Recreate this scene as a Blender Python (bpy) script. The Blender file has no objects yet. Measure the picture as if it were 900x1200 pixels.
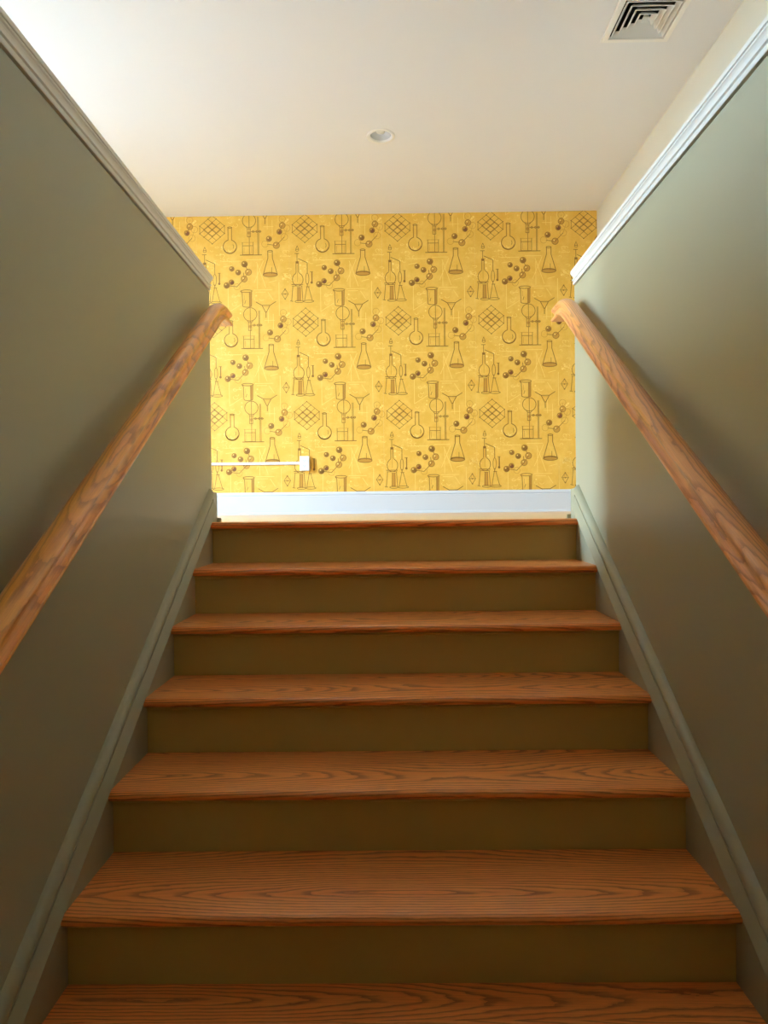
import bpy, bmesh, math, random
from mathutils import Vector, Matrix

# ---------------------------------------------------------------- camera, daylight, exposure
scene = bpy.context.scene
COL = scene.collection
F_PX = 840.0
PITCH, YAW, ROLL = -0.00975, -0.0105, -0.01096
CAM = Vector((-0.0095, 0.0, 0.0678))

cam_data = bpy.data.cameras.new('camera')
cam_data.sensor_fit = 'VERTICAL'
cam_data.sensor_height = 36.0
cam_data.lens = 36.0 * F_PX / 1200.0
cam_data.clip_start = 0.02
cam = bpy.data.objects.new('camera', cam_data)
COL.objects.link(cam)
_f = Vector((math.sin(YAW) * math.cos(PITCH), math.cos(YAW) * math.cos(PITCH), math.sin(PITCH)))
_r = Vector((math.cos(YAW), -math.sin(YAW), 0.0))
_u = _r.cross(_f)
_r2 = _r * math.cos(ROLL) + _u * math.sin(ROLL)
_u2 = -_r * math.sin(ROLL) + _u * math.cos(ROLL)
_m = Matrix((_r2, _u2, -_f)).transposed().to_4x4()
_m.translation = CAM
cam.matrix_world = _m
scene.camera = cam

world = bpy.data.worlds.new('overcast_sky')
scene.world = world
world.use_nodes = True
_bg = world.node_tree.nodes['Background']
_bg.inputs['Color'].default_value = (0.55, 0.81, 1.03, 1.0)
_bg.inputs['Strength'].default_value = 136.0

# room dimensions (metres): x right, y up the stairs, z = 0 on the upper floor
W2 = 0.7935            # half width between the skirt boards
XW = 0.8128            # stair wall face
XO = 0.94              # outer face of the stair walls
R, G = 0.178, 0.28706  # rise, going
Y0 = 3.0934            # front of the top nosing
YE = 3.2               # end of the stair walls
YB = 5.891             # papered wall
XR = 1.692             # far right wall of the upper room
XL = -3.2              # window wall of the upper room
YF = -1.3              # wall behind the viewer
ZC = 2.451             # ceiling
NS = 9                 # risers
ZL = -NS * R           # lower floor

# windows in the wall at x = XL : (y0, y1, z0, z1)
WINDOWS = [(1.80, 2.06, 1.25, 2.20), (3.56, 3.98, 0.08, 2.25)]
for (a, b, c, d) in WINDOWS:          # sampling portals for the sky, in the openings
    ld = bpy.data.lights.new('window_portal', 'AREA')
    ld.shape = 'RECTANGLE'; ld.size = d - c; ld.size_y = b - a
    ld.cycles.is_portal = True
    lo = bpy.data.objects.new('window_portal', ld)
    COL.objects.link(lo)
    lo.location = (XL - 0.08, (a + b) / 2, (c + d) / 2)
    lo.rotation_euler = (0, -math.pi / 2, 0)      # faces +x

scene.view_settings.view_transform = 'Standard'
scene.view_settings.look = 'None'
scene.view_settings.gamma = 1.0
scene.view_settings.exposure = 0.0
scene.view_settings.use_curve_mapping = False
scene.cycles.max_bounces = 14
scene.cycles.diffuse_bounces = 12
scene.cycles.use_denoising = True
scene.cycles.caustics_reflective = False
scene.cycles.caustics_refractive = False


# ---------------------------------------------------------------- helpers
def s2l(c):
    c /= 255.0
    return c / 12.92 if c <= 0.04045 else ((c + 0.055) / 1.055) ** 2.4


def rgb(r, g, b):
    return (s2l(r), s2l(g), s2l(b), 1.0)


class MB:
    """collects polygons, builds one mesh object"""
    def __init__(self):
        self.v, self.f, self.sm = [], [], []

    def poly(self, pts, smooth=False):
        n = len(self.v)
        self.v += [tuple(p) for p in pts]
        self.f.append(list(range(n, n + len(pts)))); self.sm.append(smooth)

    def box(self, x0, x1, y0, y1, z0, z1):
        n = len(self.v)
        self.v += [(x0, y0, z0), (x1, y0, z0), (x1, y1, z0), (x0, y1, z0),
                   (x0, y0, z1), (x1, y0, z1), (x1, y1, z1), (x0, y1, z1)]
        for q in ((0, 3, 2, 1), (4, 5, 6, 7), (0, 1, 5, 4), (1, 2, 6, 5), (2, 3, 7, 6), (3, 0, 4, 7)):
            self.f.append([n + i for i in q]); self.sm.append(False)

    def sweep(self, prof, frames, closed=True, caps=True, smooth=False):
        """prof: (u, v) list; frames: (origin, U, V)"""
        n0 = len(self.v); m = len(prof)
        for (o, U, V) in frames:
            for (u, v) in prof:
                p = Vector(o) + Vector(U) * u + Vector(V) * v
                self.v.append(tuple(p))
        for i in range(len(frames) - 1):
            a, b = n0 + i * m, n0 + (i + 1) * m
            for j in range(m if closed else m - 1):
                k = (j + 1) % m
                self.f.append([a + j, a + k, b + k, b + j]); self.sm.append(smooth)
        if caps and closed:
            self.f.append([n0 + j for j in range(m)][::-1]); self.sm.append(False)
            self.f.append([n0 + (len(frames) - 1) * m + j for j in range(m)]); self.sm.append(False)

    def ring(self, c, rads_z, n=32, smooth=True):
        """lathe about z through c: list of (r, z)"""
        n0 = len(self.v)
        for (r, z) in rads_z:
            for i in range(n):
                a = 2 * math.pi * i / n
                self.v.append((c[0] + r * math.cos(a), c[1] + r * math.sin(a), c[2] + z))
        for k in range(len(rads_z) - 1):
            for i in range(n):
                j = (i + 1) % n
                a, b = n0 + k * n, n0 + (k + 1) * n
                self.f.append([a + i, a + j, b + j, b + i]); self.sm.append(smooth)

    def build(self, name, mat, parent=None, bevel=0.0, recalc=True, angle=None, segments=2):
        me = bpy.data.meshes.new(name)
        me.from_pydata(self.v, [], self.f)
        me.polygons.foreach_set('use_smooth', self.sm)
        if recalc:
            bm = bmesh.new(); bm.from_mesh(me)
            bmesh.ops.recalc_face_normals(bm, faces=bm.faces)
            bm.to_mesh(me); bm.free()
        me.materials.append(mat)
        o = bpy.data.objects.new(name, me)
        COL.objects.link(o)
        if parent is not None:
            o.parent = parent
        if bevel:
            md = o.modifiers.new('edge', 'BEVEL'); md.width = bevel; md.segments = segments
            md.limit_method = 'ANGLE'; md.angle_limit = math.radians(40)
        if angle is not None:
            me.shade_smooth() if hasattr(me, 'shade_smooth') else None
            try:
                me.set_sharp_from_angle(angle=math.radians(angle))
            except Exception:
                pass
        return o


def empty(name, loc=(0, 0, 0)):
    o = bpy.data.objects.new(name, None)
    o.empty_display_size = 0.1
    COL.objects.link(o)
    o.location = loc
    return o


def tag(o, label=None, cat=None, group=None, kind=None):
    if label: o['label'] = label
    if cat: o['category'] = cat
    if group: o['group'] = group
    if kind: o['kind'] = kind
    return o


def struct(o, label, cat):
    return tag(o, label, cat, kind='structure')


# ---------------------------------------------------------------- materials
def new_mat(name):
    m = bpy.data.materials.new(name)
    m.use_nodes = True
    nt = m.node_tree
    return m, nt, nt.nodes['Principled BSDF']


def N(nt, t, **kw):
    n = nt.nodes.new(t)
    for k, v in kw.items():
        setattr(n, k, v)
    return n


def paint(name, col, rough=0.5, bump=0.05, scale=180.0, var=0.04, spec=0.5):
    m, nt, b = new_mat(name)
    tc = N(nt, 'ShaderNodeTexCoord')
    ns = N(nt, 'ShaderNodeTexNoise'); ns.inputs['Scale'].default_value = 2.3
    ns.inputs['Detail'].default_value = 4
    nt.links.new(tc.outputs['Object'], ns.inputs['Vector'])
    mx = N(nt, 'ShaderNodeMix', data_type='RGBA')
    c2 = tuple(max(0, x * (1 - var)) for x in col[:3]) + (1,)
    c1 = tuple(min(1, x * (1 + var)) for x in col[:3]) + (1,)
    mx.inputs[6].default_value = c2; mx.inputs[7].default_value = c1
    nt.links.new(ns.outputs['Fac'], mx.inputs[0])
    nt.links.new(mx.outputs[2], b.inputs['Base Color'])
    b.inputs['Roughness'].default_value = rough
    b.inputs['Specular IOR Level'].default_value = spec
    if bump:
        n2 = N(nt, 'ShaderNodeTexNoise'); n2.inputs['Scale'].default_value = scale
        n2.inputs['Detail'].default_value = 3
        nt.links.new(tc.outputs['Object'], n2.inputs['Vector'])
        bp = N(nt, 'ShaderNodeBump'); bp.inputs['Strength'].default_value = bump
        bp.inputs['Distance'].default_value = 0.002
        nt.links.new(n2.outputs['Fac'], bp.inputs['Height'])
        nt.links.new(bp.outputs['Normal'], b.inputs['Normal'])
    return m


def wood(name, light, mid, dark, rot=(0, 0, 0), ring=0.0105, depth=0.055, slope=0.045, blotch=0.0,
         rough=0.36, coat=0.25, grain=1.0, planks=None, ycen=0.0, skew=False):
    """flat-sawn oak, grain along local x after rot; growth rings cut by the board face"""
    m, nt, b = new_mat(name)
    L = nt.links.new

    def math_(op, a, c=None, clamp=False):
        n = N(nt, 'ShaderNodeMath', operation=op); n.use_clamp = clamp
        for i, x in enumerate((a, c)):
            if x is None: continue
            if isinstance(x, (int, float)): n.inputs[i].default_value = x
            else: L(x, n.inputs[i])
        return n.outputs[0]
    tc = N(nt, 'ShaderNodeTexCoord')
    mp = N(nt, 'ShaderNodeMapping'); mp.inputs['Rotation'].default_value = rot
    L(tc.outputs['Object'], mp.inputs['Vector'])
    oi = N(nt, 'ShaderNodeObjectInfo')
    rnd = oi.outputs['Random']
    sp = N(nt, 'ShaderNodeSeparateXYZ'); L(mp.outputs[0], sp.inputs[0])
    x = math_('ADD', sp.outputs[0], math_('MULTIPLY', rnd, 17.0))
    y, z = sp.outputs[1], sp.outputs[2]
    if skew: y = math_('ADD', y, z)
    if planks:
        row = math_('FLOOR', math_('DIVIDE', y, planks))
        wn = N(nt, 'ShaderNodeTexWhiteNoise', noise_dimensions='1D'); L(row, wn.inputs['W'])
        prnd = wn.outputs['Value']
        x = math_('ADD', x, math_('MULTIPLY', prnd, 31.0))
    cb = N(nt, 'ShaderNodeCombineXYZ')
    L(math_('MULTIPLY', x, 1.6), cb.inputs[0]); L(math_('MULTIPLY', y, 7.0), cb.inputs[1]); L(math_('MULTIPLY', z, 7.0), cb.inputs[2])
    n1 = N(nt, 'ShaderNodeTexNoise'); n1.inputs['Scale'].default_value = 1.0
    n1.inputs['Detail'].default_value = 2.5; n1.inputs['Roughness'].default_value = 0.45
    L(cb.outputs[0], n1.inputs['Vector'])
    # ring radius
    dd = math_('ADD', math_('ADD', math_('MULTIPLY', math_('SINE', math_('MULTIPLY', x, 2.6)), slope), depth),
               math_('MULTIPLY', math_('SUBTRACT', n1.outputs['Fac'], 0.5), 0.060))
    yc = math_('SUBTRACT', math_('SUBTRACT', y, ycen), math_('MULTIPLY', math_('SUBTRACT', rnd, 0.5), 0.08))
    yw = math_('ADD', yc, math_('MULTIPLY', math_('SUBTRACT', n1.outputs['Fac'], 0.5), 0.03))
    if planks:
        yw = math_('SUBTRACT', math_('SUBTRACT', y, math_('MULTIPLY', row, planks)), planks * 0.5)
    rr = math_('SQRT', math_('ADD', math_('MULTIPLY', yw, yw), math_('MULTIPLY', dd, dd)))
    cbj = N(nt, 'ShaderNodeCombineXYZ')
    L(math_('MULTIPLY', x, 16.0), cbj.inputs[0]); L(math_('MULTIPLY', y, 70.0), cbj.inputs[1]); L(math_('MULTIPLY', z, 70.0), cbj.inputs[2])
    nj = N(nt, 'ShaderNodeTexNoise'); nj.inputs['Scale'].default_value = 1.0; nj.inputs['Detail'].default_value = 3
    L(cbj.outputs[0], nj.inputs['Vector'])
    rr = math_('ADD', rr, math_('MULTIPLY', math_('SUBTRACT', nj.outputs['Fac'], 0.5), ring * 0.75))
    fr = math_('FRACT', math_('DIVIDE', rr, ring))
    # sharp dark latewood edge then fading
    rm = N(nt, 'ShaderNodeValToRGB')
    e = rm.color_ramp.elements
    e[0].position = 0.0; e[0].color = (1, 1, 1, 1)
    e[1].position = 1.0; e[1].color = (0.40, 0.40, 0.40, 1)
    k = rm.color_ramp.elements.new(0.16); k.color = (0.8, 0.8, 0.8, 1)
    k = rm.color_ramp.elements.new(0.36); k.color = (0.15, 0.15, 0.15, 1)
    k = rm.color_ramp.elements.new(0.82); k.color = (0.0, 0.0, 0.0, 1)
    L(fr, rm.inputs[0])
    # pores : fine streaks along the grain
    cb2 = N(nt, 'ShaderNodeCombineXYZ')
    L(math_('MULTIPLY', x, 9.0), cb2.inputs[0]); L(math_('MULTIPLY', y, 420.0), cb2.inputs[1]); L(math_('MULTIPLY', z, 420.0), cb2.inputs[2])
    n2 = N(nt, 'ShaderNodeTexNoise'); n2.inputs['Scale'].default_value = 1.0; n2.inputs['Detail'].default_value = 3
    L(cb2.outputs[0], n2.inputs['Vector'])
    pr = N(nt, 'ShaderNodeMapRange'); pr.inputs[1].default_value = 0.42; pr.inputs[2].default_value = 0.70
    L(n2.outputs['Fac'], pr.inputs[0])
    cb3 = N(nt, 'ShaderNodeCombineXYZ')
    L(math_('MULTIPLY', x, 1.1), cb3.inputs[0]); L(math_('MULTIPLY', y, 26.0), cb3.inputs[1]); L(math_('MULTIPLY', z, 26.0), cb3.inputs[2])
    n3 = N(nt, 'ShaderNodeTexNoise'); n3.inputs['Scale'].default_value = 1.0; n3.inputs['Detail'].default_value = 3
    L(cb3.outputs[0], n3.inputs['Vector'])
    fac = math_('ADD', math_('MULTIPLY', math_('MULTIPLY', rm.outputs[0], math_('ADD', n1.outputs['Fac'], 0.45)), 0.85 * grain), math_('MULTIPLY', pr.outputs[0], 0.30 * grain), clamp=True)
    base = N(nt, 'ShaderNodeMix', data_type='RGBA')
    base.inputs[6].default_value = mid; base.inputs[7].default_value = light
    tone = math_('ADD', n3.outputs['Fac'], math_('MULTIPLY', math_('SUBTRACT', prnd if planks else rnd, 0.5), 0.55), clamp=True)
    L(tone, base.inputs[0])
    mx = N(nt, 'ShaderNodeMix', data_type='RGBA')
    L(base.outputs[2], mx.inputs[6]); mx.inputs[7].default_value = dark
    L(fac, mx.inputs[0])
    outc = mx.outputs[2]
    if blotch:
        cb4 = N(nt, 'ShaderNodeCombineXYZ')
        L(math_('MULTIPLY', x, 5.0), cb4.inputs[0]); L(math_('MULTIPLY', y, 22.0), cb4.inputs[1]); L(math_('MULTIPLY', z, 22.0), cb4.inputs[2])
        n4 = N(nt, 'ShaderNodeTexNoise'); n4.inputs['Scale'].default_value = 1.0; n4.inputs['Detail'].default_value = 2
        L(cb4.outputs[0], n4.inputs['Vector'])
        br = N(nt, 'ShaderNodeMapRange'); br.inputs[1].default_value = 0.62; br.inputs[2].default_value = 0.70
        L(n4.outputs['Fac'], br.inputs[0])
        m2 = N(nt, 'ShaderNodeMix', data_type='RGBA')
        L(math_('MULTIPLY', br.outputs[0], blotch), m2.inputs[0])
        L(outc, m2.inputs[6]); m2.inputs[7].default_value = dark
        outc = m2.outputs[2]
    L(outc, b.inputs['Base Color'])
    b.inputs['Roughness'].default_value = rough
    b.inputs['Coat Weight'].default_value = coat
    b.inputs['Coat Roughness'].default_value = 0.22
    bp = N(nt, 'ShaderNodeBump'); bp.inputs['Strength'].default_value = 0.12; bp.inputs['Distance'].default_value = 0.001
    bp.invert = True
    L(fac, bp.inputs['Height']); L(bp.outputs['Normal'], b.inputs['Normal'])
    return m


def plain(name, col, rough=0.5, metallic=0.0):
    m, nt, b = new_mat(name)
    b.inputs['Base Color'].default_value = col
    b.inputs['Roughness'].default_value = rough
    b.inputs['Metallic'].default_value = metallic
    return m


def paper(name, col, col2):
    """yellow paper with soft mottled ghost tint"""
    m, nt, b = new_mat(name)
    tc = N(nt, 'ShaderNodeTexCoord')
    n1 = N(nt, 'ShaderNodeTexNoise'); n1.inputs['Scale'].default_value = 9.0; n1.inputs['Detail'].default_value = 5
    n1.inputs['Roughness'].default_value = 0.65
    nt.links.new(tc.outputs['Object'], n1.inputs['Vector'])
    mr = N(nt, 'ShaderNodeMapRange'); mr.inputs[1].default_value = 0.42; mr.inputs[2].default_value = 0.68
    nt.links.new(n1.outputs['Fac'], mr.inputs[0])
    mx = N(nt, 'ShaderNodeMix', data_type='RGBA')
    mx.inputs[6].default_value = col; mx.inputs[7].default_value = col2
    nt.links.new(mr.outputs[0], mx.inputs[0])
    nt.links.new(mx.outputs[2], b.inputs['Base Color'])
    b.inputs['Roughness'].default_value = 0.55
    return m


M_OLIVE = paint('sage_olive_paint', (0.38, 0.355, 0.232, 1), rough=0.42, var=0.02)
M_RISER = paint('olive_warm_lit_riser', (0.48, 0.37, 0.11, 1), rough=0.40, var=0.02)  # wall olive with extra warm light on the risers put into its colour
M_CEIL = paint('ceiling_white', (0.80, 0.81, 0.85, 1), rough=0.8, bump=0.08, scale=260, var=0.01)
M_CREAM = paint('cream_wall_paint', (0.80, 0.76, 0.63, 1), rough=0.6, var=0.01)
M_TAN = paint('warm_bounce_tan', (0.62, 0.47, 0.28, 1), rough=0.6, var=0.01)  # for the unseen front wall, tan chosen to warm light bounced onto the stairs
M_TRIM = paint('white_trim_gloss', (0.81, 0.775, 0.71, 1), rough=0.32, bump=0.0, var=0.01)
M_BASE = paint('cool_white_baseboard', (0.64, 0.65, 0.68, 1), rough=0.35, bump=0.0, var=0.01)
M_OAK = wood('oak_tread', rgb(255, 172, 92), rgb(248, 142, 66), rgb(116, 50, 16), ycen=0.10, skew=True, grain=0.78)
_sl = math.atan(0.617)
M_RAIL_A = wood('oak_rail_blotched', rgb(255, 184, 84), rgb(252, 160, 64), rgb(150, 80, 28),
                rot=(0, 0, 0), ring=0.009, depth=0.035, slope=0.03, blotch=0.6, grain=0.5, rough=0.3)
M_RAIL_B = wood('oak_rail_even', rgb(250, 176, 104), rgb(232, 148, 80), rgb(150, 84, 40),
                rot=(0, 0, 0), ring=0.006, depth=0.03, slope=0.02, grain=0.6, rough=0.3)
M_FLOOR = wood('oak_strip_floor', rgb(228, 200, 168), rgb(214, 180, 144), rgb(168, 128, 92), ring=0.006, planks=0.083, rough=0.33, grain=0.6)
M_PAPER = paper('yellow_wallpaper', rgb(226, 172, 62), rgb(236, 188, 84))
M_INK = plain('brown_ink', rgb(140, 92, 14), 0.6)
M_INK_D = plain('dark_brown_ink', rgb(120, 66, 26), 0.6)
M_INK_M = plain('tan_ink', rgb(196, 138, 42), 0.6)
M_PALE = plain('pale_yellow_ink', rgb(244, 204, 108), 0.6)
M_PLASTIC = plain('white_plastic', (0.80, 0.84, 0.88, 1), 0.35)
M_SLOT = plain('dark_slot', (0.03, 0.03, 0.035, 1), 0.5)
M_METAL_W = plain('white_enamel', (0.86, 0.85, 0.83, 1), 0.35)
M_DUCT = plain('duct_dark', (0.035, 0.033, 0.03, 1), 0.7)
M_REFL = plain('satin_reflector', (0.76, 0.76, 0.76, 1), 0.25, 0.1)
M_BULB = plain('frosted_bulb', (0.85, 0.85, 0.83, 1), 0.35)
M_BRASS = plain('dark_bracket', (0.10, 0.08, 0.06, 1), 0.4, 0.8)

# ---------------------------------------------------------------- setting: walls, floors, ceiling
for s, nm, lb in ((-1, 'wall_left', 'shaded olive green stair wall on the window side'),
                  (1, 'wall_right', 'olive green stair wall with a daylit patch across it')):
    b = MB()
    b.box(*sorted((s * XW, s * XO)), YF, YE, ZL - 0.3, 1.029)
    b.box(*sorted((s * (XW + 0.016), s * (XO - 0.016))), YF, YE - 0.016, 1.029, 1.085)
    o = b.build(nm, M_OLIVE)
    struct(o, lb, 'wall')

# landing / upper floor (one slab with the stair opening left out)
b = MB()
b.box(-W2, W2, Y0 + 0.088, YE, -0.25, 0.0)
b.box(XL, XR, YE, YB, -0.25, 0.0)
b.box(XL, -XO, YF, YE, -0.25, 0.0)
b.box(XO, XR, YF, YE, -0.25, 0.0)
struct(b.build('floor', M_FLOOR), 'pale oak floor of the upper landing', 'floor')
b = MB(); b.box(-XW, XW, YF, Y0 - NS * G + 0.3, ZL - 0.15, ZL)
struct(b.build('floor_lower', M_FLOOR), 'oak floor at the foot of the stairs', 'floor')

b = MB(); b.box(XL, XR, YF, YB, ZL - 0.40, ZL - 0.30)  # added slab, keeps sky light from leaking in under the stairs
struct(b.build('floor_light_block', M_DUCT), 'added unseen slab blocking sky light from below the stairs', 'floor')
b = MB(); b.box(-XO, XO, YE, YE + 0.1, ZL - 0.3, -0.25)  # unseen, added to shut out sky light beneath the landing
struct(b.build('wall_light_block', M_DUCT), 'added unseen wall blocking sky light below the landing', 'wall')

M_GROUND = paint('pale_bounce_ground', (0.68, 0.69, 0.72, 1), rough=0.9, var=0.1)  # unseen ground added for its bounce, pale to brighten the ceiling
b = MB(); b.box(-90.0, XL - 0.09, -80.0, 90.0, -2.3, -2.2)
struct(b.build('ground', M_GROUND), 'added unseen pale ground bouncing sky light in through the windows', 'ground')

# ceiling with a round cut-out (light) and a square cut-out (vent)
LC = (-0.053, 4.655); LR = 0.076
VX0, VX1, VY0, VY1 = 1.098, 1.438, 3.400, 3.738
VI = 0.034
cell_l = (LC[0] - 0.11, LC[0] + 0.11, LC[1] - 0.11, LC[1] + 0.11)
cell_v = (VX0 + VI, VX1 - VI, VY0 + VI, VY1 - VI)
xs = sorted({XL, XR, cell_l[0], cell_l[1], cell_v[0], cell_v[1]})
ys = sorted({YF, YB, cell_l[2], cell_l[3], cell_v[2], cell_v[3]})
b = MB()
for i in range(len(xs) - 1):
    for j in range(len(ys) - 1):
        c = (xs[i], xs[i + 1], ys[j], ys[j + 1])
        if c == cell_v: continue
        if c == cell_l:
            n = 48
            for k in range(n):
                pts = []
                for kk in (k, k + 1):
                    a = 2 * math.pi * kk / n + math.pi / 4
                    ca, sa = math.cos(a), math.sin(a)
                    q = 0.11 / max(abs(ca), abs(sa))
                    pts.append(((LC[0] + LR * ca, LC[1] + LR * sa, ZC), (LC[0] + q * ca, LC[1] + q * sa, ZC)))
                b.poly([pts[0][0], pts[0][1], pts[1][1], pts[1][0]])
            continue
        b.poly([(c[0], c[2], ZC), (c[0], c[3], ZC), (c[1], c[3], ZC), (c[1], c[2], ZC)])
struct(b.build('ceiling', M_CEIL, recalc=False), 'smooth white ceiling over the stairwell', 'ceiling')

b = MB(); b.box(XL - 0.15, XR + 0.15, YB, YB + 0.12, -0.25, ZC + 0.05)
wall_back = struct(b.build('wall_back', M_CREAM), 'wall papered in yellow science drawings', 'wall')
b = MB(); b.box(XR, XR + 0.12, YF, YB, -0.25, ZC + 0.05)
struct(b.build('wall_upper_right', M_CREAM), 'cream upper wall seen above the white cap moulding', 'wall')
b = MB(); b.box(XL - 0.15, XR + 0.12, YF - 0.12, YF, ZL - 0.3, ZC + 0.05)
struct(b.build('wall_front', M_TAN), 'unseen wall at the foot end of the stairwell, tan to warm the bounced light', 'wall')
# window wall with openings
b = MB()
xa, xb = XL - 0.09, XL
yp = YF
for (a, c, d, e) in WINDOWS:
    b.box(xa, xb, yp, a, -0.25, ZC + 0.05)
    b.box(xa, xb, a, c, -0.25, d)
    b.box(xa, xb, a, c, e, ZC + 0.05)
    yp = c
b.box(xa, xb, yp, YB, -0.25, ZC + 0.05)
struct(b.build('wall_window_side', M_CEIL), 'white wall with the daylight windows', 'wall')
for i, (a, c, d, e) in enumerate(WINDOWS):
    f = MB()
    for (q0, q1, q2, q3) in ((a, a + 0.03, d, e), (c - 0.03, c, d, e), (a, c, d, d + 0.03), (a, c, e - 0.03, e),
                             (a, c, (d + e) / 2 - 0.015, (d + e) / 2 + 0.015)):
        f.box(XL - 0.07, XL - 0.03, q0, q1, q2, q3)
    wo = f.build('window_%d' % (i + 1), M_TRIM)
    struct(wo, ('white framed sash window lighting the upper room' if i == 0 else 'tall white framed glazed door lighting the landing'), 'window')

# baseboard of the papered wall, with its bead and shoe
BBH = 0.181
b = MB()
prof = [(0, 0), (0.016, 0), (0.016, 0.145), (0.013, 0.149), (0.013, 0.152), (0.017, 0.156), (0.017, 0.166), (0.012, 0.172),
        (0.007, BBH), (0, BBH)]
b.sweep(prof, [((x, YB - 0.002, 0), (0, -1, 0), (0, 0, 1)) for x in (XL, XR)])
bb = struct(b.build('baseboard_back', M_BASE), 'tall white baseboard under the yellow wallpaper', 'baseboard')
b = MB()
b.sweep([(0, 0), (0.016, 0), (0.0145, 0.007), (0.011, 0.012), (0.006, 0.016), (0, 0.018)],
        [((x, YB - 0.018, 0), (0, -1, 0), (0, 0, 1)) for x in (XL, XR)])
b.build('shoe_moulding', M_BASE, bb)
# thin white bead in the angle between ceiling and right wall
b = MB(); b.box(XR - 0.003, XR, YF, YB, ZC - 0.005, ZC)
struct(b.build('trim_3', M_TRIM), 'fine white line where the cream wall meets the ceiling', 'trim')

# stair-wall caps: board with cove-and-bead moulding under its lip
for i, s in enumerate((-1, 1)):
    b = MB()
    b.box(*sorted((s * (XW - 0.0145), s * (XO + 0.0145))), YF, YE + 0.0145, 1.085, 1.099)
    o = b.build('trim_%d' % (i + 1), M_TRIM, bevel=0.002)
    struct(o, ('white cap moulding along the top of the shaded stair wall' if s < 0 else
               'bright white cap moulding along the top of the daylit stair wall'), 'trim')
    prof = [(-0.014, 0.0), (0.0040, 0.0), (0.0055, 0.003), (0.0055, 0.012), (0.0030, 0.0140), (0.0030, 0.0165), (0.0085, 0.0185),
            (0.0085, 0.0245), (0.0045, 0.0270), (0.0040, 0.0310), (0.0050, 0.0360), (0.0075, 0.0405), (0.0110, 0.0435),
            (0.0110, 0.049), (-0.014, 0.049)]
    b = MB()
    # inner face, mitred round the end of the wall
    z0 = 1.036
    ux = -s
    fr = [((s * XW, YF, z0), (ux, 0, 0), (0, 0, 1)), ((s * XW, YE, z0), (ux, 1, 0), (0, 0, 1)),
          ((s * XO, YE, z0), (-ux, 1, 0), (0, 0, 1)), ((s * XO, YF, z0), (-ux, 0, 0), (0, 0, 1))]
    b.sweep(prof, fr)
    b.build('cap_moulding', M_TRIM, o)

# ---------------------------------------------------------------- wallpaper with printed drawings
CS = 0.0010126                       # metres per drawing unit
PX, PZ = 0.7600, 0.7660              # repeat
LX, LZ = 0.0640, 2.3400              # a lattice centre on the wall
CX, CY = 243.0, 130.0                # lattice centre in drawing units
INK, DRK, TAN, PAL = 0, 1, 2, 3
SHAPES = []                          # (ink, polygon, layer) in drawing units


def stroke(pts, w=4.2, ink=INK, lay=2, closed=False):
    w *= 1.2
    n = len(pts)
    for i in range(n if closed else n - 1):
        (x0, y0), (x1, y1) = pts[i], pts[(i + 1) % n]
        dx, dy = x1 - x0, y1 - y0
        d = math.hypot(dx, dy)
        if d < 1e-6: continue
        nx, ny = -dy / d * w / 2, dx / d * w / 2
        ex, ey = dx / d * w * 0.3, dy / d * w * 0.3
        SHAPES.append((ink, [(x0 - ex + nx, y0 - ey + ny), (x1 + ex + nx, y1 + ey + ny),
                             (x1 + ex - nx, y1 + ey - ny), (x0 - ex - nx, y0 - ey - ny)], lay))


def arc(cx, cy, rx, ry=None, a0=0, a1=360, n=24):
    ry = rx if ry is None else ry
    return [(cx + rx * math.cos(math.radians(a0 + (a1 - a0) * k / n)), cy + ry * math.sin(math.radians(a0 + (a1 - a0) * k / n)))
            for k in range(n + 1)]


def disc(cx, cy, r, ink, lay=1, ry=None, n=16):
    SHAPES.append((ink, arc(cx, cy, r, ry, n=n)[:-1], lay))


def ball(cx, cy, r, tone):
    """tone 0 outline only, 1 light, 2 mid, 3 dark"""
    if tone:
        disc(cx, cy, r, TAN, 1)
        if tone >= 2: disc(cx + r * 0.10, cy + r * 0.10, r * 0.82, INK, 2)
        if tone >= 3: disc(cx + r * 0.12, cy + r * 0.15, r * 0.66, DRK, 3)
        disc(cx - r * 0.30, cy - r * 0.30, r * 0.26, PAL if tone < 3 else TAN, 4, n=8)
    stroke(arc(cx, cy, r, n=20), 3.2 if tone else 2.6, INK if tone else TAN, 5)


# crystal lattice
for off in (0, 62):
    T, Rr, Bm, Lf = (243, 15 + off), (343, 98 + off), (243, 181 + off), (142, 98 + off)
    for k in range(4):
        t = k / 3.0
        for (A, B, C, D) in ((T, Lf, Rr, Bm), (T, Rr, Lf, Bm)):
            stroke([(A[0] + (B[0] - A[0]) * t, A[1] + (B[1] - A[1]) * t), (C[0] + (D[0] - C[0]) * t, C[1] + (D[1] - C[1]) * t)], 3.0)
    for i in (0, 1, 3):
        for j in (0, 1, 3):
            u, v = i / 3, j / 3
            px = T[0] + (Rr[0] - T[0]) * u + (Lf[0] - T[0]) * v
            py = T[1] + (Rr[1] - T[1]) * u + (Lf[1] - T[1]) * v
            disc(px, py, 5.0, INK, 3, n=8)
for q in ((142, 98, 142, 160), (343, 98, 343, 160)):
    stroke([q[:2], q[2:]], 3.0)
# round flask
stroke(arc(385, 268, 55, a0=-74, a1=254, n=30), 5.0)
stroke(arc(385, 268, 52, a0=20, a1=160, n=16), 6.0)
stroke(arc(385, 268, 30, a0=-35, a1=30, n=6), 3.0)
stroke([(371, 116), (371, 215)], 4.4); stroke([(400, 116), (400, 215)], 4.4)
stroke(arc(385.5, 113, 17, 5), 4.0)
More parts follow.
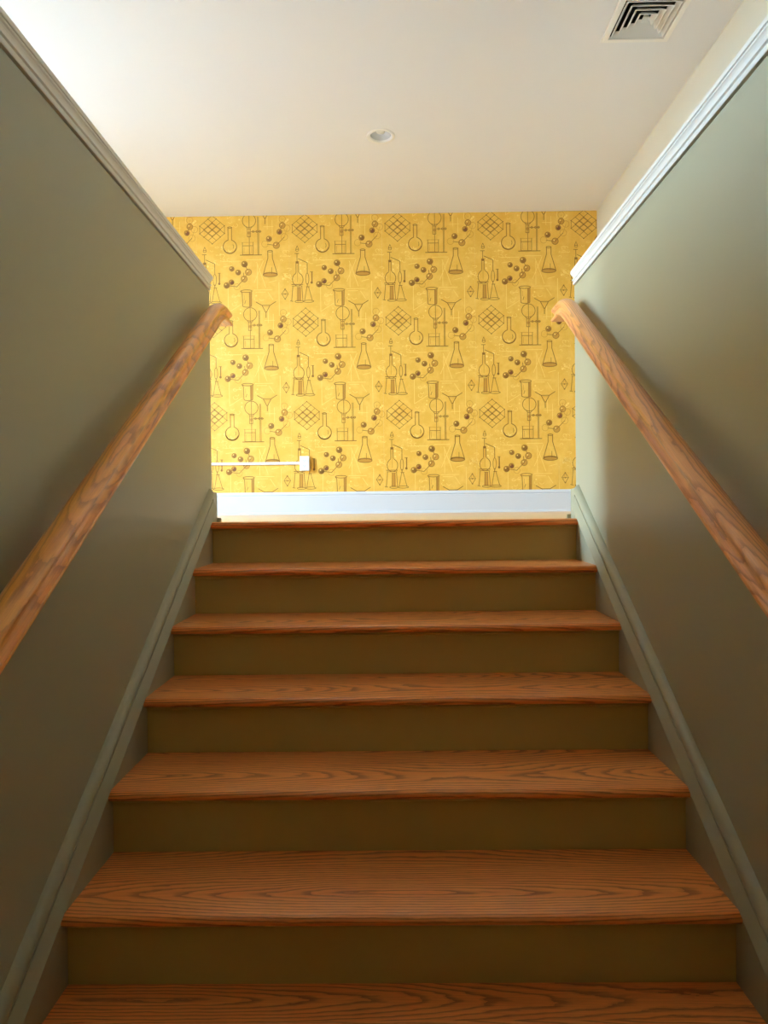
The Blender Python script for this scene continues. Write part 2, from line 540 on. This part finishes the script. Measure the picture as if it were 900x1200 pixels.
# separating funnel on a stand
stroke(arc(543, 60, 54), 4.0); stroke([(543, 6), (543, 330)], 3.6)
stroke([(528, 125), (528, 190), (553, 190), (553, 125)], 3.6, closed=True); disc(541, 158, 12, TAN, 1)
stroke([(520, 113), (531, 125)], 3.4); stroke([(566, 113), (553, 125)], 3.4)
stroke([(558, 148), (640, 148)], 3.6)
for q in (575, 606, 630): stroke(arc(q, 148, 8, n=8), 3.2)
stroke([(612, 30), (612, 335)], 3.4); stroke([(620, 30), (620, 335)], 3.0)
stroke([(468, 337), (642, 337)], 5.0)
stroke([(487, 235), (487, 334), (573, 334), (573, 235)], 3.6); stroke([(480, 235), (580, 235)], 3.0, TAN)
stroke([(487, 262), (573, 262)], 3.6); stroke([(500, 275), (500, 320)], 2.6, TAN); stroke([(560, 270), (560, 325)], 2.6, TAN)
# molecule chain beside it
stroke([(812, 100), (788, 152)], 3.4); stroke([(850, 125), (828, 195)], 2.6, TAN)
stroke([(828, 195), (762, 262)], 3.8); stroke([(762, 262), (690, 253)], 3.8); stroke([(812, 50), (812, 100)], 2.6, TAN)
for (x, y, r, t) in ((812, 50, 26, 0), (850, 125, 26, 0), (828, 195, 27, 0), (670, 250, 26, 0), (762, 262, 26, 1), (812, 102, 24, 1),
                     (788, 153, 21, 3), (703, 209, 22, 2)):
    ball(x, y, r, t)
# tripod funnel
stroke([(592, 718), (640, 745), (668, 800)], 4.6); stroke([(752, 716), (705, 745), (676, 800)], 4.6)
stroke([(640, 745), (705, 745)], 4.4); stroke([(646, 755), (700, 755)], 2.6, TAN); stroke([(672, 798), (672, 845)], 4.6)
# conical flask
stroke([(692, 310), (692, 365), (653, 498)], 4.6); stroke([(729, 310), (729, 365), (768, 498)], 4.6)
stroke(arc(710.5, 308, 20, 6), 4.2); stroke(arc(710.5, 499, 57, 15), 4.4); stroke(arc(710.5, 489, 50, 10, 180, 360, 10), 2.8)
stroke([(722, 440), (722, 490)], 3.2)
SHAPES.append((TAN, [(656, 500), (664, 484), (757, 484), (765, 500), (740, 511), (682, 511)], 0))
# ball-and-stick molecule
stroke([(355, 580), (438, 592), (498, 530), (492, 480)], 4.0); stroke([(502, 410), (533, 475), (498, 530)], 3.4)
for (x, y, r, t) in ((502, 410, 24, 2), (398, 447, 19, 2), (450, 477, 21, 2), (533, 475, 25, 1), (498, 530, 25, 1), (355, 580, 23, 2),
                     (395, 555, 20, 3), (438, 592, 25, 0)):
    ball(x, y, r, t)
# distillation set
stroke([(180, 268), (168, 296), (192, 296)], 3.0, closed=True); stroke(arc(180, 304, 13, 8, n=10), 3.0)
stroke([(160, 330), (192, 330)], 4.2); stroke([(178, 330), (178, 398)], 3.8)
stroke([(169, 395), (169, 480)], 3.8); stroke([(189, 395), (189, 480)], 3.8); disc(179, 402, 11, INK, 2, n=10)
stroke(arc(182, 540, 43, 52, -68, 248, 22), 4.2); stroke([(169, 480), (166, 492)], 3.4); stroke([(189, 480), (198, 492)], 3.4)
stroke([(180, 420), (180, 560)], 2.8, TAN)
stroke([(133, 580), (222, 580)], 5.0); stroke([(136, 592), (218, 592)], 3.4)
stroke([(142, 592), (131, 712)], 4.0); stroke([(214, 592), (222, 715)], 4.0); stroke([(120, 712), (142, 716)], 4.0)
SHAPES.append((TAN, [(176, 604), (206, 604), (208, 716), (172, 716)], 1))
stroke([(176, 604), (206, 604)], 3.2); stroke([(184, 608), (182, 714)], 3.0); stroke([(200, 608), (200, 714)], 3.0)
stroke(arc(192, 718, 34, 9), 3.6)
stroke([(188, 372), (260, 405), (260, 490)], 4.2); stroke(arc(259, 535, 13, 46, n=18), 3.6); stroke([(259, 575), (259, 600)], 4.4)
stroke([(256, 598), (235, 714)], 3.6); stroke([(268, 598), (299, 714)], 3.6); stroke(arc(268, 717, 42, 9), 3.6)
stroke([(250, 600), (276, 600)], 4.0)
stroke([(297, 480), (297, 560)], 7.0, INK); disc(295, 566, 10, INK, 2, n=10); stroke([(283, 480), (305, 480)], 3.0)
# octahedron
stroke([(78, 615), (105, 655), (78, 698), (50, 655)], 3.0, closed=True); stroke([(50, 655), (105, 655)], 3.0); stroke([(62, 668), (78, 615), (94, 668)], 2.6, TAN)
for q in ((78, 617), (78, 696), (78, 656)): disc(q[0], q[1], 6, INK, 3, n=8)
# beaker
stroke(arc(515, 628, 46, 10), 4.2); stroke([(467, 628), (480, 645), (484, 748)], 4.2); stroke([(557, 632), (555, 748)], 4.2)
stroke(arc(519, 748, 36, 10, 0, 180, 12), 4.2); SHAPES.append((TAN, [(538, 640), (556, 638), (555, 750), (538, 756)], 0))
stroke([(538, 640), (538, 755)], 3.4); stroke([(545, 640), (545, 752)], 3.0); stroke([(500, 730), (508, 705)], 3.4); stroke([(498, 660), (498, 700)], 2.4, TAN)
# pale ghost drawings: balance, glassware, leaves, equations
for q in (((600, 395), (672, 600)), ((655, 385), (580, 560)), ((575, 620), (722, 620)), ((590, 637), (670, 637)), ((605, 420), (605, 610)),
          ((780, 560), (780, 830)), ((28, 560), (28, 700)), ((366, 600), (366, 800)), ((366, 800), (470, 735)), ((320, 385), (470, 385)),
          ((520, 375), (650, 375)), ((330, 430), (400, 420)), ((690, 20), (690, 130)), ((730, 60), (730, 180)), ((660, 110), (740, 110)),
          ((60, 350), (120, 350)), ((400, 670), (460, 665)), ((700, 560), (760, 545)), ((40, 120), (110, 60)), ((690, 640), (730, 700))):
    stroke(list(q), 3.2, PAL, 0)
_rn = random.Random(5)
for (cx, cy, sx, sy, n) in ((300, 350, 90, 60, 16), (330, 300, 60, 40, 8), (95, 480, 45, 60, 7), (840, 540, 40, 60, 7), (425, 60, 50, 40, 5),
                            (830, 345, 40, 40, 6), (420, 690, 50, 50, 5), (80, 790, 40, 40, 4), (630, 690, 40, 30, 3), (225, 440, 40, 60, 5)):
    for k in range(n):
        x, y, r = cx + _rn.uniform(-sx, sx), cy + _rn.uniform(-sy, sy), _rn.uniform(6, 20)
        if _rn.random() < 0.3: disc(x, y, r * 0.6, PAL, 0, n=9)
        else:
            a = _rn.uniform(0, 360)
            stroke(arc(x, y, r, r * _rn.uniform(0.4, 1), a, a + _rn.uniform(120, 330), 9), 2.8, PAL, 0)


def clip(poly, axis, val, keep_less):
    out = []
    for i in range(len(poly)):
        p, q = poly[i], poly[(i + 1) % len(poly)]
        ip = (p[axis] <= val) if keep_less else (p[axis] >= val)
        iq = (q[axis] <= val) if keep_less else (q[axis] >= val)
        if ip: out.append(p)
        if ip != iq:
            t = (val - p[axis]) / (q[axis] - p[axis])
            out.append((p[0] + (q[0] - p[0]) * t, p[1] + (q[1] - p[1]) * t))
    return out


INKS = {INK: ('ink_drawing', M_INK), DRK: ('dark_shading', M_INK_D), TAN: ('tan_shading', M_INK_M), PAL: ('pale_drawing', M_PALE)}
ZB0 = BBH - 0.01
S0 = LX - 0.130                      # a seam
k0 = math.floor((-2.3 - S0) / PX)
sx = S0 + k0 * PX
while sx < XR - 1e-6:
    a, c = max(sx, XL), min(sx + PX, XR)
    b = MB(); b.box(a + 0.0002, c - 0.0002, YB - 0.0012, YB, ZB0, ZC)
    strip = b.build('wallpaper_strip', M_PAPER, wall_back)
    mbs = {k: MB() for k in INKS}
    for kx in (-1, 0, 1):
        ox = LX + round((sx - S0) / PX) * PX + kx * PX
        for kz in range(-1, 4):
            oz = LZ - kz * PZ
            for (ink, poly, lay) in SHAPES:
                P = [(ox + (x - CX) * CS, oz - (y - CY) * CS) for (x, y) in poly]
                xs_ = [p[0] for p in P]; zs_ = [p[1] for p in P]
                if max(xs_) <= a or min(xs_) >= c or max(zs_) <= ZB0 or min(zs_) >= ZC: continue
                if min(xs_) < a: P = clip(P, 0, a, False)
                if P and max(xs_) > c: P = clip(P, 0, c, True)
                if P and min(zs_) < ZB0: P = clip(P, 1, ZB0, False)
                if P and max(zs_) > ZC: P = clip(P, 1, ZC, True)
                if len(P) < 3: continue
                yy = YB - 0.0015 - 0.00008 * lay
                mbs[ink].poly([(p[0], yy, p[1]) for p in P])
    for k, (nm, mt) in INKS.items():
        if mbs[k].f:
            mbs[k].build(nm, mt, strip, recalc=False)
    sx += PX
# plain paper on the part of the wall nobody sees from the stairs
b = MB(); b.box(XL, S0 + k0 * PX - 0.0002, YB - 0.0012, YB, ZB0, ZC)
b.build('wallpaper_strip', M_PAPER, wall_back)

# ---------------------------------------------------------------- staircase
stairs = tag(empty('staircase', (0, 0, 0)), 'oak tread staircase with olive painted risers climbing to the landing', 'staircase')
TH = 0.027
OV = 0.034


def tread_profile(y0, y1, z, nose=True):
    """closed (y, z) outline"""
    r = TH / 2
    pts = []
    if nose:
        for k in range(13):
            a = math.radians(90 + 180 * k / 12)
            pts.append((y0 + r + r * math.cos(a) * 0.95, z - r + r * math.sin(a)))
    else:
        pts += [(y0, z), (y0, z - TH)]
    pts += [(y1, z - TH), (y1, z)]
    return pts


splits = {0: None, 1: 0.20, 2: 0.19, 3: 0.17, 4: 0.215, 5: 0.235, 6: 0.195, 7: 0.18, 8: 0.2}
for k in range(NS):
    z = -k * R
    yn = Y0 - k * G
    yr = yn + OV                                # riser face
    yb = (Y0 + 0.088) if k == 0 else (yn + G + OV)
    sp = splits[k]
    ye_ = yb if sp is None else yn + sp
    b = MB()
    b.sweep(tread_profile(0, ye_ - yn, 0), [((x, 0, 0), (0, 1, 0), (0, 0, 1)) for x in (-W2, W2)], smooth=False)
    t = b.build('tread', M_OAK, stairs, angle=50)
    t.location = (0, yn, z)
    if sp is not None:
        b = MB()
        b.box(-W2, W2, 0.0005, yb - ye_, -TH, -0.0002)
        bk = b.build('back_board', M_OAK, t, bevel=0.0008)
        bk.location = (0, ye_ - yn, 0)
    # riser
    b = MB(); b.box(-W2, W2, 0, 0.018, -R - 0.02, -TH)
    rs = b.build('riser', M_RISER, stairs)
    rs.location = (0, yr, z)
    # little cove under the nosing
    b = MB()
    b.sweep([(0, 0), (-0.0060, 0), (-0.0060, -0.0055), (-0.0075, -0.0065), (-0.0075, -0.0095), (-0.0045, -0.0115), (-0.0030, -0.0145), (0, -0.0150)],
            [((x, 0, 0), (0, 1, 0), (0, 0, 1)) for x in (-W2, W2)])
    cv = b.build('cove_moulding', M_RISER, rs)
    cv.location = (0, 0, -TH)

# skirt boards with their cap mouldings
SL = 0.617


def zcap(y, at0):
    return at0 + SL * (y - Y0)


for s in (-1, 1):
    yb0 = Y0 - NS * G + 0.05
    b = MB()
    pts = [(yb0, ZL), (yb0, zcap(yb0, 0.045))]
    ytop = Y0 + (0.128 - 0.045) / SL
    if ytop < YE:
        pts += [(ytop, 0.128)]
    else:
        pts += [(YE - 0.001, zcap(YE, 0.045))]
    pts += [(YE - 0.0005, min(0.128, zcap(YE, 0.045))), (YE - 0.0005, -0.75), (yb0 + 0.5, ZL)]
    b.sweep(pts, [((x, 0, 0), (0, 1, 0), (0, 0, 1)) for x in sorted((s * W2, s * (XW - 0.0004)))])
    sk = b.build('skirt_board', M_OLIVE, stairs)
    prof = [(0.0004, -0.008), (0.0325, -0.008), (0.0345, -0.005), (0.0205, 0.031), (0.0185, 0.034), (0.0120, 0.0355), (0.0110, 0.039), (0.0155, 0.044),
            (0.0215, 0.049), (0.0235, 0.056), (0.0225, 0.064), (0.0185, 0.073), (0.0120, 0.080), (0.006, 0.084), (0.0004, 0.086)]
    fr = []
    for y in (yb0, 3.152):
        fr.append(((s * XW, y, zcap(y, 0.026)), (-s, 0, 0), (0, 0, 1)))
    b = MB(); b.sweep(prof, fr)
    b.build('cap_moulding', M_OLIVE, sk, angle=40)
    # square end block of the skirt at the landing
    b = MB(); b.box(*sorted((s * (W2 - 0.0006), s * (XW - 0.0004))), 3.150, YE - 0.0004, 0.0, 0.132)
    b.build('end_block', M_OLIVE, sk)
    # baseboard on the wall end and its quarter round
    b = MB(); b.box(*sorted((s * (W2 - 0.0010), s * XO)), YE, YE + 0.014, 0.0, 0.130)
    o = b.build('baseboard_' + ('left' if s < 0 else 'right'), M_OLIVE if s < 0 else M_OLIVE)
    struct(o, 'low baseboard on the end of the ' + ('shaded' if s < 0 else 'daylit') + ' stair wall', 'baseboard')
    q = [(0, 0)] + [(0.018 * math.cos(math.radians(a)), 0.018 * math.sin(math.radians(a))) for a in range(0, 91, 15)]
    b = MB()
    b.sweep(q, [((x, YE + 0.014, 0), (0, 1, 0), (0, 0, 1)) for x in (s * (W2 - 0.016), s * XO)])
    b.build('shoe_moulding', M_OLIVE, o)

# ---------------------------------------------------------------- handrails
HALF = [(0.0270, 0.0), (0.0312, 0.003), (0.0322, 0.007), (0.0305, 0.0110), (0.0225, 0.0140), (0.0180, 0.0200), (0.0168, 0.0280), (0.0185, 0.0350),
        (0.0245, 0.0400), (0.0290, 0.0435), (0.0305, 0.0490), (0.0285, 0.0560), (0.0225, 0.0620), (0.0145, 0.0660), (0.0070, 0.0682)]
RPROF = HALF + [(0.0, 0.0690)] + [(-u, v) for (u, v) in reversed(HALF)]
RAIL_X = 0.745
for s in (-1, 1):
    root = empty('handrail', (s * RAIL_X, 0, 0))
    tag(root, 'blotched oak handrail on the shaded window-side stair wall' if s < 0 else
        'even-grained oak handrail on the daylit stair wall', 'handrail', 'oak stair handrails')
    zb = lambda y: 0.889 + 0.6165 * (y - Y0)      # underside of the sloping run
    th = math.atan(0.6165)
    path = []
    ys_, ye_ = 0.45, 2.985
    ylev, zlev, yend = 3.125, 0.879, 3.225
    nseg = 24
    for k in range(nseg + 1):
        y = ys_ + (ye_ - ys_) * k / nseg
        path.append((y, zb(y), th))
    # easing from slope to level
    y0_, z0_ = ye_, zb(ye_)
    cy = y0_ + (zlev - z0_) / math.tan(th)
    for k in range(1, 11):
        t = k / 10
        ax, az = y0_, z0_
        y = (1 - t) ** 2 * ax + 2 * t * (1 - t) * cy + t * t * ylev
        z = (1 - t) ** 2 * az + 2 * t * (1 - t) * zlev + t * t * zlev
        dy = 2 * (1 - t) * (cy - ax) + 2 * t * (ylev - cy)
        dz = 2 * (1 - t) * (zlev - az)
        path.append((y, z, math.atan2(dz, dy)))
    path.append((yend, zlev, 0.0))
    b = MB()
    fr = [((0, y, z), (1, 0, 0), (0, -math.sin(a), math.cos(a))) for (y, z, a) in path]
    b.sweep(RPROF, fr)
    # mesh local frame with x along the rail so that the grain follows it
    Rm = Matrix.Rotation(-th, 4, 'X')
    Rz = Matrix.Rotation(-math.pi / 2, 4, 'Z')
    T = Rz @ Rm
    b.v = [tuple(T @ Vector(v)) for v in b.v]
    rail = b.build('rail', M_RAIL_A if s < 0 else M_RAIL_B, root, angle=35)
    rail.matrix_local = T.inverted()
    for yb_ in (0.9, 2.0, 2.75):
        b = MB()
        zq = zb(yb_)
        pts = [(s * 0.006, zq + 0.004), (s * 0.012, zq - 0.022), (s * 0.030, zq - 0.036), (s * (XW - RAIL_X), zq - 0.038)]
        for (xa_, za_), (xc_, zc_) in zip(pts[:-1], pts[1:]):
            dx, dz = xc_ - xa_, zc_ - za_
            dl = math.hypot(dx, dz)
            U = Vector((-dz / dl, 0, dx / dl)); V = Vector((0, 1, 0))
            sqp = [(0.006 * math.cos(t * math.pi / 4), 0.006 * math.sin(t * math.pi / 4)) for t in range(8)]
            b.sweep(sqp, [((xa_, yb_, za_), U, V), ((xc_, yb_, zc_), U, V)])
        b.build('bracket', M_BRASS, root, bevel=0.003)

# ---------------------------------------------------------------- recessed ceiling light
lt = tag(empty('recessed_light', (LC[0], LC[1], ZC)), 'round white recessed ceiling light, switched off', 'ceiling light')
b = MB()
b.ring((0, 0, 0), [(0.092, 0.0), (0.092, -0.003), (0.087, -0.006), (0.078, -0.006), (0.069, -0.002), (0.066, 0.006)], 48)
b.build('trim_ring', M_METAL_W, lt, recalc=True)
b = MB()
b.ring((0, 0, 0), [(0.066, 0.006), (0.0655, 0.014), (0.062, 0.030), (0.054, 0.046), (0.042, 0.056), (0.001, 0.058)], 48)
b.build('reflector', M_REFL, lt)
b = MB()
b.ring((0, 0, 0), [(0.001, 0.020), (0.014, 0.021), (0.024, 0.024), (0.029, 0.030), (0.029, 0.035), (0.023, 0.046), (0.016, 0.057)], 32)
b.build('bulb', M_BULB, lt)

# ---------------------------------------------------------------- ceiling vent
vc = ((VX0 + VX1) / 2, (VY0 + VY1) / 2)
vent = tag(empty('ceiling_vent', (vc[0], vc[1], ZC)), 'square white ceiling air vent with nested louvres', 'air vent')
hx = (VX1 - VX0) / 2


def sq(h, z):
    return [(-h, -h, z), (h, -h, z), (h, h, z), (-h, h, z)]


def square_loft(mb, levels):
    """levels: (half size, z)"""
    for (h0, z0), (h1, z1) in zip(levels[:-1], levels[1:]):
        A, B = sq(h0, z0), sq(h1, z1)
        for i in range(4):
            j = (i + 1) % 4
            mb.poly([A[i], A[j], B[j], B[i]])


b = MB()
square_loft(b, [(hx, 0.0), (hx, -0.007), (hx - 0.003, -0.010), (hx - 0.026, -0.012), (hx - 0.030, -0.009), (hx - 0.032, 0.03)])
b.build('frame', M_METAL_W, vent, recalc=False)
# stepped vanes flaring down and outwards
h = hx - 0.036
for k in range(4):
    b = MB()
    o_, i_ = h - k * 0.029, h - k * 0.029 - 0.020
    square_loft(b, [(o_, -0.009), (i_, 0.013), (i_ - 0.0015, 0.013), (o_ - 0.003, -0.011), (o_, -0.009)])
    b.build('louvre', M_METAL_W, vent, recalc=False)
b = MB()
hc = h - 4 * 0.029
square_loft(b, [(hc, -0.008), (hc, -0.006), (hc * 0.25, 0.022)])
b.poly(sq(hc * 0.25, 0.022))
b.build('centre_cone', M_METAL_W, vent, recalc=False)
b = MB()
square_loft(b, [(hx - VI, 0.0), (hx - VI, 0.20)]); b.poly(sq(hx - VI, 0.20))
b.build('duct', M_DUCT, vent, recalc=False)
b = MB()
b.ring((0.0, -hx + 0.013, -0.0115), [(0.004, 0.0), (0.0035, -0.0015), (0.0005, -0.002)], 12)
b.build('screw', M_METAL_W, vent)

# ---------------------------------------------------------------- outlet box and surface raceway
OX0, OX1, OZ0, OZ1 = -0.7535, -0.6760, 0.3545, 0.4740
YWP = YB - 0.0016
out = tag(empty('outlet_box', ((OX0 + OX1) / 2, YWP, (OZ0 + OZ1) / 2)), 'white surface-mounted power outlet on the yellow wallpaper', 'power outlet')
hw, hh = (OX1 - OX0) / 2, (OZ1 - OZ0) / 2
b = MB(); b.box(-hw, hw, -0.045, 0, -hh, hh)
b.build('box', M_PLASTIC, out, bevel=0.003)
b = MB(); b.box(-hw + 0.002, hw - 0.002, -0.050, -0.0452, -hh + 0.002, hh - 0.002)
b.build('cover_plate', M_PLASTIC, out, bevel=0.002)
for dz in (-0.021, 0.021):
    b = MB(); b.box(-0.017, 0.017, -0.0525, -0.050, dz - 0.014, dz + 0.014)
    rc = b.build('receptacle', M_PLASTIC, out, bevel=0.0015)
    for dx, w_, h_ in ((-0.007, 0.0022, 0.008), (0.007, 0.0022, 0.007)):
        b = MB(); b.box(dx - w_ / 2, dx + w_ / 2, -0.0528, -0.0524, dz - 0.001, dz - 0.001 + h_)
        b.build('slot', M_SLOT, rc)
    b = MB(); b.ring((0, 0, 0), [(0.0026, 0.0002), (0.0001, 0.0002)], 10)
    b.v = [(x, -0.0526, y + dz - 0.007) for (x, y, z) in b.v]
    b.build('slot', M_SLOT, rc)
b = MB()
b.sweep([(0, -0.0105), (0.014, -0.0105), (0.017, -0.008), (0.017, 0.008), (0.014, 0.0105), (0, 0.0105)],
        [((x, YWP, 0.4185), (0, -1, 0), (0, 0, 1)) for x in (XL + 0.2, OX0 - 0.0005)])
rw = b.build('cable_raceway', M_PLASTIC)
tag(rw, 'thin white cable raceway running along the wallpaper to the outlet', 'cable raceway')
